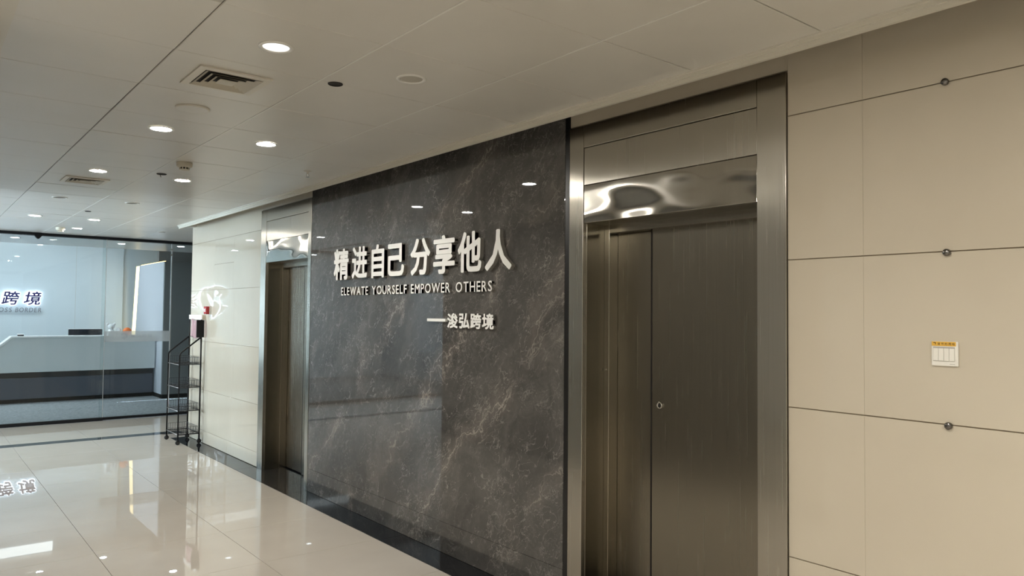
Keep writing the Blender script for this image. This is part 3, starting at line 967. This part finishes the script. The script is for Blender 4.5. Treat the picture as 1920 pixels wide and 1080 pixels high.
def flat_map(me, fn, mat):
    for v in me.vertices:
        v.co = fn(v.co.x, v.co.y, v.co.z)
    bm = bmesh.new(); bm.from_mesh(me); bmesh.ops.recalc_face_normals(bm, faces=bm.faces[:]); bm.to_mesh(me); bm.free()
    me.materials.append(M[mat])
    return me

def link_part(nm, me, par, root):
    o = bpy.data.objects.new(nm, me); COL.objects.link(o)
    attach(o, par)
    return o

# marks on the frosted film
for nm, pts in EMB_RAW.items():
    me = curve_mesh(poly_curve([emb_uv(*p) for p in pts], 0.001, 0.0), 'film_emblem')
    flat_map(me, lambda u, v, w: (2.462 + 0.105 * u, 12.1218 + 0.0002 * w, 1.142 + 0.105 * v), 'film_mark')
    link_part('film_emblem', me, fb_, gf)
for k_, ch in enumerate('浚弘跨境'):
    me = glyph(ch, 0.0, 0.1, 'film_character')
    x0 = 2.60 + k_ * 0.075
    fit_map(me, lambda u, v, w: (x0 + 0.055 * u, 12.1218 - 0.0002 * w, 1.182 + 0.042 * v))
    me.materials.append(M['film_mark'])
    link_part('film_character', me, fb_, gf)

# ================================================================== RECEPTION ROOM
YB = 17.0
cf = mesh_obj('floor', bx(-4.0, 6.0, 12.02, 18.2, -0.12, -0.001), 'carpet')
tag(cf, 'grey flecked carpet inside the reception', 'carpet floor', kind='structure')
rc = mesh_obj('ceiling', bx(-4.0, 6.0, 12.1, 14.2, ZC, ZC + 0.5), 'ceil')
tag(rc, 'white reception ceiling behind the glass', 'ceiling', kind='structure')
rc2 = mesh_obj('ceiling', bx(-4.1, 6.1, 14.2, 18.2, 3.10, 3.2), 'plaster')
tag(rc2, 'raised light cove above the reception desk', 'ceiling', kind='structure')
wb = wall('wall_reception', 'pale blue grey reception wall carrying the lit sign', -4.0, 3.468, YB, YB + 0.06, 0, 3.2, mat='rec_wall')
for xx in (0.9, 2.62):
    mesh_obj('panel_joint', bx(xx - 0.002, xx + 0.002, YB - 0.0008, YB + 0.002, 0, 3.1), 'inkgrey', wb)
wall('wall_reception_rear', 'pale blue wall in the recess behind the lit column', -4.1, 6.1, 17.06, 17.9, 0, 3.2, mat='rec_wall')
wall('wall_reception_left', 'pale wall at the far left of the reception', -4.1, -4.0, 12.1, 18.2, 0, 3.2, mat='rec_wall')
wall('wall_reception_grey', 'grey bulkhead wall above the lit column', 3.80, 6.0, 15.6, 15.75, 2.0, 3.2, mat='rec_grey')
pnl = mesh_obj('fill_panel', bx(-3.0, 2.35, 14.55, 15.25, 3.075, 3.10), 'fill_panel')  # unseen glowing panel kept only to light the reception
tag(pnl, 'unseen fill light panel added above the reception desk', 'ceiling light')

bnd = mesh_obj('light_band', bx(-3.0, 2.35, YB - 0.03, YB - 0.001, 2.90, 3.07), 'light_band')
tag(bnd, 'white light band high on the reception wall, mirrored in the floor', 'wall light')
colm = thing('reception_column', 'pale and grey column with a warm light strip along its edges', 'column', (4.5, 15.4, 0))
def cp(nm, bm, mat, par=None):
    o = mesh_obj(nm, bm, mat); attach(o, par or colm); return o
cp('front_face', bevel(bx(3.622, 6.0, 14.45, 14.50, 0.07, 2.46), 0.002), 'rec_grey')
cp('side_panel', prism([(14.50, 0.07), (15.45, 0.07), (16.72, 0.07), (16.32, 2.46), (14.50, 2.46)], 'x', 3.62, 3.66), 'rec_panel')
cp('top', bx(3.70, 6.0, 14.50, 16.2, 2.40, 2.44), 'rec_panel')
cp('light_strip', prism([(16.345, 2.46), (16.62, 2.46), (16.98, 0.5), (16.745, 0.5)], 'x', 3.625, 3.645), 'led')
cp('light_line', bx(3.640, 3.655, 14.52, 16.30, 2.462, 2.474), 'ledline')
cp('skirting', bx(3.618, 6.0, 14.446, 14.60, 0.0, 0.07), 'black')
cp('skirting', bx(3.618, 3.66, 14.50, 16.72, 0.0, 0.07), 'black')

# desk
dk = thing('reception_desk', 'pale reception desk with a dark grey plinth behind the glass', 'desk', (2.2, 15.0, 0))
def dp(nm, bm, mat, par=None):
    o = mesh_obj(nm, bm, mat); attach(o, par or dk); return o
dp('front_panel', prism([(-0.9, 0.52), (3.60, 0.52), (3.60, 1.10), (1.40, 1.10), (1.14, 0.86), (-0.9, 0.86)], 'y', 14.90, 14.94), 'desk_white')
dp('counter_top', prism([(1.14, 0.86), (1.40, 1.10), (3.60, 1.10), (3.60, 1.125), (1.39, 1.125), (1.12, 0.885), (-0.9, 0.885), (-0.9, 0.86)], 'y', 14.88, 15.20), 'desk_top')
dp('recess_band', bx(-0.9, 3.60, 15.02, 15.06, 0.40, 0.535), 'desk_band')
dp('plinth_panel', bx(-0.9, 3.60, 15.00, 15.04, 0.07, 0.42), 'desk_grey')
dp('toe_kick', bx(-0.9, 3.60, 15.05, 15.08, 0.0, 0.07), 'black')
dp('work_top', bx(-0.9, 3.60, 15.06, 15.75, 0.72, 0.75), 'desk_top')
dp('end_panel', bx(-0.93, -0.9, 14.90, 15.75, 0.0, 0.88), 'desk_white')
dp('end_panel', bx(3.56, 3.60, 15.08, 15.75, 0.0, 1.10), 'desk_white')

mo = thing('computer_monitor', 'black computer monitor seen from behind above the desk', 'monitor', (2.555, 15.45, 0.75))
mesh_obj('screen_back', bevel(bx(-0.27, 0.27, -0.02, 0.012, 0.12, 0.475), 0.006), 'screen', mo)
mesh_obj('screen_rim', bevel(bx(-0.275, 0.275, -0.012, 0.016, 0.475, 0.486), 0.002), 'desk_top', mo)
mesh_obj('stand_neck', bx(-0.03, 0.03, -0.03, -0.012, 0.01, 0.25), 'screen', mo)
mesh_obj('stand_foot', bevel(bx(-0.11, 0.11, -0.10, 0.08, 0.0, 0.012), 0.004), 'screen', mo)
ph = thing('card_reader', 'small dark device on the left end of the desk top', 'device', (1.525, 15.03, 1.125))
mesh_obj('body', bevel(bx(-0.045, 0.045, -0.05, 0.05, 0.0, 0.026), 0.006), 'screen', ph)
mesh_obj('top_plate', bevel(bx(-0.047, 0.047, -0.052, 0.052, 0.026, 0.032), 0.002), 'alu', ph)
# small white animal ornament
fg = thing('figurine', 'small white glazed animal figurine on the desk top', 'figurine', (2.888, 15.02, 1.125))
fg.scale = (1.4, 1.4, 1.45)
bm = bmesh.new(); lathe(bm, [(0, 0), (0.040, 0), (0.046, 0.02), (0.038, 0.055), (0.024, 0.075), (0, 0.078)], 24); mesh_obj('body', bm, 'ceramic', fg, True)
bm = bmesh.new(); bmesh.ops.create_uvsphere(bm, u_segments=20, v_segments=12, radius=0.038, matrix=Matrix.Translation((0, 0, 0.105)) @ Matrix.Diagonal((1.1, 0.95, 0.95, 1))); hdg = mesh_obj('head', bm, 'ceramic', fg, True)
for s in (-1, 1):
    bm = bmesh.new(); bmesh.ops.create_uvsphere(bm, u_segments=12, v_segments=8, radius=0.017, matrix=Matrix.Translation((s * 0.038, 0, 0.136)) @ Matrix.Diagonal((1, 0.6, 1, 1))); mesh_obj('ear', bm, 'ceramic', hdg, True)
bm = bmesh.new(); bmesh.ops.create_uvsphere(bm, u_segments=12, v_segments=8, radius=0.013, matrix=Matrix.Translation((0, -0.035, 0.098))); mesh_obj('muzzle', bm, 'inkgrey', hdg, True)
# crumpled white bag and a round orange fruit
bm = bmesh.new()
bmesh.ops.create_icosphere(bm, subdivisions=3, radius=0.065)
for v in bm.verts:
    n_ = math.sin(v.co.x * 70) * math.cos(v.co.y * 55 + 1) * math.sin(v.co.z * 62 + 2)
    v.co *= 1 + 0.16 * n_
    v.co.z = max(v.co.z * 0.72, -0.040)
o = mesh_obj('plastic_bag', bm, 'bag', None, True); o.location = (3.015, 15.05, 1.190); o.scale = (0.72, 0.9, 1.65)
tag(o, 'crumpled white plastic bag on the desk top beside the figurine', 'bag')
ora = thing('orange_fruit', 'bright orange round fruit on the desk top', 'fruit', (3.152, 15.02, 1.125))
ora.scale = (1.2, 1.2, 1.6)
bm = bmesh.new(); bmesh.ops.create_uvsphere(bm, u_segments=24, v_segments=14, radius=0.05, matrix=Matrix.Translation((0, 0, 0.042)) @ Matrix.Diagonal((1.25, 1.1, 0.86, 1))); mesh_obj('flesh', bm, 'orange', ora, True)
bm = bmesh.new(); lathe(bm, [(0.006, 0.083), (0.004, 0.089), (0, 0.09)], 10); mesh_obj('stem', bm, 'film_mark', ora)

# back-lit sign
sg = thing('lit_sign', 'back-lit company sign with navy characters on the reception wall', 'sign', (1.3, YB, 1.4))
YF = YB - 0.055
def sign_glyph(ch, x0, x1, z0, z1, off, mat, nm, shear=0.18):
    me = glyph(ch, off, 0.3, nm, shear)
    fit_map(me, lambda u, v, w: (x0 + (x1 - x0) * u, YF - 0.018 * (1 - w) , z0 + (z1 - z0) * v))
    me.materials.append(M[mat])
    c = link_part(nm, me, sg, sg)
    if nm != 'character':
        return
    me = glyph(ch, off + 0.035, 0.3, 'halo', shear)
    e = 0.012
    fit_map(me, lambda u, v, w: (x0 - e + (x1 - x0 + 2 * e) * u, YF + 0.010 + 0.012 * w, z0 - e + (z1 - z0 + 2 * e) * v))
    me.materials.append(M['halo'])
    link_part('halo', me, c, sg)
px_ = [(0.705, 0.970), (1.030, 1.310), (1.400, 1.690), (1.750, 2.040)]
for ch, (a, b) in zip('浚弘跨境', px_):
    sign_glyph(ch, a, b, 1.655, 1.915, 0.022, 'navy', 'character')
def sign_word(word, x0, x1, z0, z1):
    ms = [glyph(c, 0.0, 0.3, 'letter', 0.15) for c in word]
    ws = [bounds(m)[1] - bounds(m)[0] for m in ms]
    gap = 0.16
    s = (x1 - x0) / (sum(ws) + gap * (len(ms) - 1))
    x = x0
    for c, m, w_ in zip(word, ms, ws):
        sign_glyph(c, x, x + w_ * s, z0, z1, 0.006, 'sign_grey', 'letter', 0.15)
        bpy.data.meshes.remove(m)
        x += (w_ + gap) * s
sign_word('JUNHONG', 0.72, 1.13, 1.52, 1.605)
sign_word('CROSS', 1.20, 1.57, 1.52, 1.605)
sign_word('BORDER', 1.62, 2.04, 1.52, 1.605)
lg = thing('lit_emblem', 'back-lit grey lion shield emblem beside the company sign', 'emblem', (0.3, YB, 1.5))
for nm, pts in EMB_RAW.items():
    base = [emb_uv(*p) for p in pts]
    me = curve_mesh(poly_curve(base, 0.5, 0.0), 'emblem_piece')
    flat_map(me, lambda u, v, w: (0.03 + 0.72 * u, YF - 0.009 + 0.018 * w, 1.42 + 0.72 * v), 'logo_grey')
    c = link_part('emblem_piece', me, lg, lg)
    me = curve_mesh(poly_curve(base, 0.5, -0.022), 'halo')
    b0 = bounds(me)
    me2 = curve_mesh(poly_curve(base, 0.5, 0.022), 'halo')
    b1 = bounds(me2)
    keep, drop = (me, me2) if (b0[1] - b0[0]) > (b1[1] - b1[0]) else (me2, me)
    bpy.data.meshes.remove(drop)
    flat_map(keep, lambda u, v, w: (0.03 + 0.72 * u, YF + 0.016 + 0.006 * w, 1.42 + 0.72 * v), 'halo')
    link_part('halo', keep, c, lg)

# ================================================================== WIRE RACK
RX0, RX1, RY0, RY1 = 2.535, 2.775, 9.365, 9.845
rk = thing('wire_rack', 'tall black wire rack on casters leaning by the tiled corner', 'rack', ((RX0 + RX1) / 2, (RY0 + RY1) / 2, 0))
OFF = Matrix.Translation(rk.location).inverted()
def rp(nm, bm, mat, par=None, smooth=False):
    o = mesh_obj(nm, bm, mat, None, smooth); attach(o, par or rk); return o
for y in (RY0, RY1):
    bm = bmesh.new()
    zb = 1.075
    pts = [(RX0, y, 0.055), (RX0, y, zb - 0.03), (RX0 + 0.006, y, zb - 0.010), (RX0 + 0.022, y, zb + 0.012)] + [(RX1, y, 1.262)]
    tube(bm, pts, 0.0095, 10); rp('front_post', bm, 'black', smooth=True)
    bm = bmesh.new(); tube(bm, [(RX1, y, 0.055), (RX1, y, 1.475 if y == RY0 else 1.30)], 0.0095, 10); rp('rear_post', bm, 'black', smooth=True)
    for x in (RX0, RX1):
        bm = bmesh.new(); lathe(bm, [(0, -0.011), (0.020, -0.011), (0.026, -0.007), (0.026, 0.007), (0.020, 0.011), (0, 0.011)], 20, (x, y, 0.027), 'y')
        cw = rp('caster', bm, 'rubber', smooth=True)
        rp('caster_fork', bx(x - 0.009, x + 0.009, y - 0.015, y + 0.015, 0.040, 0.060), 'black', cw)
bm = bmesh.new(); tube(bm, [(RX1, RY0, 1.262), (RX1, RY1, 1.262)], 0.007, 8); rp('cross_bar', bm, 'black', smooth=True)
for zi, z in enumerate((0.117, 0.393, 0.666, 0.9375)):
    # tray frame
    bm = bmesh.new(); tube(bm, [(RX0, RY0, z), (RX0, RY1, z)], 0.0045, 8)
    tray = rp('tray', bm, 'wire', smooth=True)
    for a, b in (((RX1, RY0, z), (RX1, RY1, z)), ((RX0, RY0, z), (RX1, RY0, z)), ((RX0, RY1, z), (RX1, RY1, z))):
        bm = bmesh.new(); tube(bm, [a, b], 0.0055 if zi == 0 else 0.0045, 8); rp('tray_bar', bm, 'blackwire' if zi else 'black', tray, True)
    # floor wires and basket sides
    bm = bmesh.new()
    for k_ in range(1, 9):
        y = RY0 + (RY1 - RY0) * k_ / 9
        tube(bm, [(RX0, y, z), (RX1, y, z)], 0.0016, 5)
    for k_ in range(1, 5):
        x = RX0 + (RX1 - RX0) * k_ / 5
        tube(bm, [(x, RY0, z + 0.003), (x, RY1, z + 0.003)], 0.0016, 5)
    w_ = rp('floor_wires', bm, 'blackwire', tray); w_['kind'] = 'stuff'
    bm = bmesh.new()
    hgt = 0.085
    for y in (RY0 + 0.012, RY1 - 0.012):
        for k_ in range(0, 9):
            x = RX0 + 0.012 + (RX1 - RX0 - 0.024) * k_ / 8
            tube(bm, [(x, y, z), (x, y, z + hgt)], 0.0016, 5)
        for zz in (z + hgt, z + 0.02):
            tube(bm, [(RX0 + 0.012, y, zz), (RX1 - 0.012, y, zz)], 0.002, 5)
    for k_ in range(1, 18):
        y = RY0 + 0.012 + (RY1 - RY0 - 0.024) * k_ / 18
        tube(bm, [(RX1 - 0.012, y, z), (RX1 - 0.012, y, z + hgt)], 0.0016, 5)
    for zz in (z + hgt, z + 0.02):
        tube(bm, [(RX1 - 0.012, RY0 + 0.012, zz), (RX1 - 0.012, RY1 - 0.012, zz)], 0.002, 5)
    for zz in (z + 0.035,):
        tube(bm, [(RX0 + 0.012, RY0 + 0.012, zz), (RX0 + 0.012, RY1 - 0.012, zz)], 0.002, 5)
    w_ = rp('basket_wires', bm, 'blackwire', tray); w_['kind'] = 'stuff'
rp('header_board', bevel(bx(RX1 - 0.004, RX1 + 0.004, RY0 - 0.02, RY1 + 0.02, 1.472, 1.528), 0.001), 'whitepl')
rp('board_support', bx(RX1 - 0.004, RX1 + 0.004, RY1 - 0.012, RY1 + 0.004, 1.28, 1.474), 'black')

# pink cloth hanging on the rack
bm = bmesh.new()
NX, NZ = 14, 10
vv = [[None] * (NZ + 1) for _ in range(NX + 1)]
for i in range(NX + 1):
    for j in range(NZ + 1):
        u = i / NX; t_ = j / NZ
        wdt = 0.22 + 0.05 * t_
        y = 9.60 + (u - 0.5) * wdt
        vv[i][j] = bm.verts.new((RX1 - 0.022 + 0.012 * math.sin(u * 15) * (0.4 + t_), y, 1.470 - 0.215 * t_ - 0.012 * math.sin(u * 6)))
for i in range(NX):
    for j in range(NZ):
        bm.faces.new((vv[i][j], vv[i + 1][j], vv[i + 1][j + 1], vv[i][j + 1]))
bmesh.ops.solidify(bm, geom=bm.faces[:], thickness=0.003)
o = mesh_obj('cloth', bm, 'pink', None, True)
tag(o, 'pale pink cloth hanging from the top of the wire rack', 'cloth')
fo = thing('black_folder', 'black flat folder hanging at the top of the rack beside the pink cloth', 'folder', (RX1, 9.33, 1.262))
mesh_obj('cover', bevel(bx(-0.07, 0.012, -0.014, 0.0, 0.0, 0.205), 0.002), 'black', fo)
mesh_obj('spine', bevel(bx(0.012, 0.018, -0.016, 0.002, 0.0, 0.205), 0.001), 'blackedge', fo)
# red call point on the tiles
rb = thing('fire_call_point', 'small red box on the cream tiles above the wire rack', 'fire alarm', (XW, 9.20, 1.535))
mesh_obj('back_box', bevel(bx(-0.016, 0.0, -0.05, 0.05, 0.0, 0.10), 0.003), 'whitepl', rb)
mesh_obj('red_face', bevel(bx(-0.055, -0.016, -0.045, 0.045, 0.004, 0.096), 0.004), 'red', rb)
mesh_obj('press_window', bevel(bx(-0.057, -0.054, -0.02, 0.02, 0.03, 0.07), 0.001), 'whitepl', rb)

# ================================================================== PERSON AT THE DESK (seen in the tile reflection)
chr_ = thing('office_chair', 'dark office chair behind the reception desk', 'chair', (0.66, 16.15, 0))
mesh_obj('seat', bevel(bx(-0.23, 0.23, -0.22, 0.22, 0.42, 0.48), 0.02, 2), 'desk_grey', chr_)
mesh_obj('backrest', bevel(bx(-0.21, 0.21, 0.24, 0.28, 0.55, 0.98), 0.015, 2), 'desk_grey', chr_)
mesh_obj('back_arm', bx(-0.03, 0.03, 0.2, 0.25, 0.44, 0.60), 'black', chr_)
bm = bmesh.new(); tube(bm, [(0, 0, 0.06), (0, 0, 0.42)], 0.025, 12); mesh_obj('column', bm, 'black', chr_)
for k_ in range(5):
    a = 2 * PI * k_ / 5
    bm = bmesh.new(); tube(bm, [(0, 0, 0.07), (0.26 * math.cos(a), 0.26 * math.sin(a), 0.035)], 0.018, 8); mesh_obj('base_arm', bm, 'black', chr_)
    bm = bmesh.new(); lathe(bm, [(0, -0.012), (0.027, -0.012), (0.027, 0.012), (0, 0.012)], 14, (0.27 * math.cos(a), 0.27 * math.sin(a), 0.027), 'y'); mesh_obj('caster', bm, 'rubber', chr_)

pe = thing('person', 'person with dark hair and a pale top sitting behind the desk', 'person', (0.66, 16.12, 0.0))
def skin_mesh(name, verts, edges, radii, mat, par, root=0, sub=2):
    me = bpy.data.meshes.new(name)
    me.from_pydata([Vector(v) for v in verts], edges, [])
    o = bpy.data.objects.new('tmp_skin', me); COL.objects.link(o)
    md = o.modifiers.new('s', 'SKIN')
    for v, r in zip(me.skin_vertices[0].data, radii):
        v.radius = r if isinstance(r, tuple) else (r, r)
    me.skin_vertices[0].data[root].use_root = True
    o.modifiers.new('b', 'SUBSURF').levels = sub
    dg = bpy.context.evaluated_depsgraph_get(); dg.update()
    m2 = bpy.data.meshes.new_from_object(o.evaluated_get(dg))
    bpy.data.objects.remove(o)
    m2.name = name
    m2.materials.clear()
    return data_obj(name, m2, mat, par, True)
V = [(0, 0, 0.55), (0, -0.01, 0.75), (0, -0.03, 0.95), (0, -0.05, 1.03), (0, -0.06, 1.12), (0, -0.075, 1.20), (0, -0.075, 1.27),
     (0.16, -0.05, 1.00), (0.22, -0.14, 0.84), (0.10, -0.36, 0.80), (0.05, -0.42, 0.80),
     (-0.16, -0.05, 1.00), (-0.22, -0.14, 0.84), (-0.10, -0.36, 0.80), (-0.05, -0.42, 0.80),
     (0.10, -0.05, 0.53), (0.12, -0.40, 0.52), (0.12, -0.42, 0.10), (0.12, -0.50, 0.05),
     (-0.10, -0.05, 0.53), (-0.12, -0.40, 0.52), (-0.12, -0.42, 0.10), (-0.12, -0.50, 0.05)]
Ed = [(0, 1), (1, 2), (2, 3), (3, 4), (4, 5), (5, 6), (2, 7), (7, 8), (8, 9), (9, 10), (2, 11), (11, 12), (12, 13), (13, 14), (0, 15), (15, 16), (16, 17), (17, 18), (0, 19), (19, 20), (20, 21), (21, 22)]
Rr = [0.12, 0.098, 0.105, 0.062, 0.042, 0.072, 0.074, 0.06, 0.045, 0.032, 0.03, 0.06, 0.045, 0.032, 0.03, 0.085, 0.07, 0.045, 0.04, 0.085, 0.07, 0.045, 0.04]
for s_, wr_ in ((1, 10), (-1, 14)):                     # palm and five fingers on each wrist
    px0 = V[wr_][0]
    V.append((px0 - s_ * 0.012, -0.475, 0.79)); Rr.append((0.026, 0.013)); palm = len(V) - 1; Ed.append((wr_, palm))
    for i_, (dx_, ln_) in enumerate(((-0.026, 0.055), (-0.009, 0.066), (0.009, 0.070), (0.026, 0.062))):
        b_ = len(V)
        V += [(px0 - s_ * 0.012 + dx_, -0.50, 0.792), (px0 - s_ * 0.012 + dx_ * 1.15, -0.50 - ln_ * 0.55, 0.795), (px0 - s_ * 0.012 + dx_ * 1.2, -0.50 - ln_, 0.776)]
        Rr += [0.009, 0.008, 0.0065]; Ed += [(palm, b_), (b_, b_ + 1), (b_ + 1, b_ + 2)]
    b_ = len(V)
    V += [(px0 - s_ * 0.040, -0.455, 0.785), (px0 - s_ * 0.058, -0.485, 0.777)]
    Rr += [0.010, 0.008]; Ed += [(wr_, b_), (b_, b_ + 1)]
body = skin_mesh('body', V, Ed, Rr, 'skin', pe)
V2 = [(0, 0, 0.53), (0, -0.01, 0.75), (0, -0.03, 0.95), (0, -0.045, 1.02), (0.16, -0.05, 1.00), (0.215, -0.13, 0.86), (-0.16, -0.05, 1.00), (-0.215, -0.13, 0.86)]
skin_mesh('blouse', V2, [(0, 1), (1, 2), (2, 3), (2, 4), (4, 5), (2, 6), (6, 7)], [0.145, 0.125, 0.135, 0.075, 0.072, 0.058, 0.072, 0.058], 'blouse', pe)
bm = bmesh.new()
bmesh.ops.create_uvsphere(bm, u_segments=24, v_segments=16, radius=0.108, matrix=Matrix.Translation((0, -0.045, 1.245)) @ Matrix.Diagonal((0.98, 1.0, 1.12, 1)))
for v in bm.verts:
    if v.co.y < -0.10 and v.co.z < 1.29:
        v.co.y = -0.09
    if v.co.z < 1.2 and v.co.y > -0.06:
        v.co.z -= 0.16 * (1.2 - v.co.z) / 0.09
mesh_obj('hair', bm, 'hair', pe, True)
for s in (-1, 1):
    bm = bmesh.new(); bmesh.ops.create_uvsphere(bm, u_segments=10, v_segments=8, radius=0.009, matrix=Matrix.Translation((s * 0.028, -0.148, 1.232))); mesh_obj('eye', bm, 'hair', pe, True)
bm = bmesh.new(); bmesh.ops.create_uvsphere(bm, u_segments=12, v_segments=8, radius=0.012, matrix=Matrix.Translation((0, -0.151, 1.204)) @ Matrix.Diagonal((0.8, 1.0, 1.5, 1))); mesh_obj('nose', bm, 'skin', pe, True)
bm = bmesh.new(); bmesh.ops.create_uvsphere(bm, u_segments=14, v_segments=8, radius=0.018, matrix=Matrix.Translation((0, -0.138, 1.170)) @ Matrix.Diagonal((1.1, 0.5, 0.32, 1))); mesh_obj('mouth', bm, 'red', pe, True)
for s in (-1, 1):
    bm = bmesh.new(); bmesh.ops.create_uvsphere(bm, u_segments=10, v_segments=8, radius=0.024, matrix=Matrix.Translation((s * 0.078, -0.075, 1.215)) @ Matrix.Diagonal((0.4, 0.7, 1.2, 1))); mesh_obj('ear', bm, 'skin', pe, True)
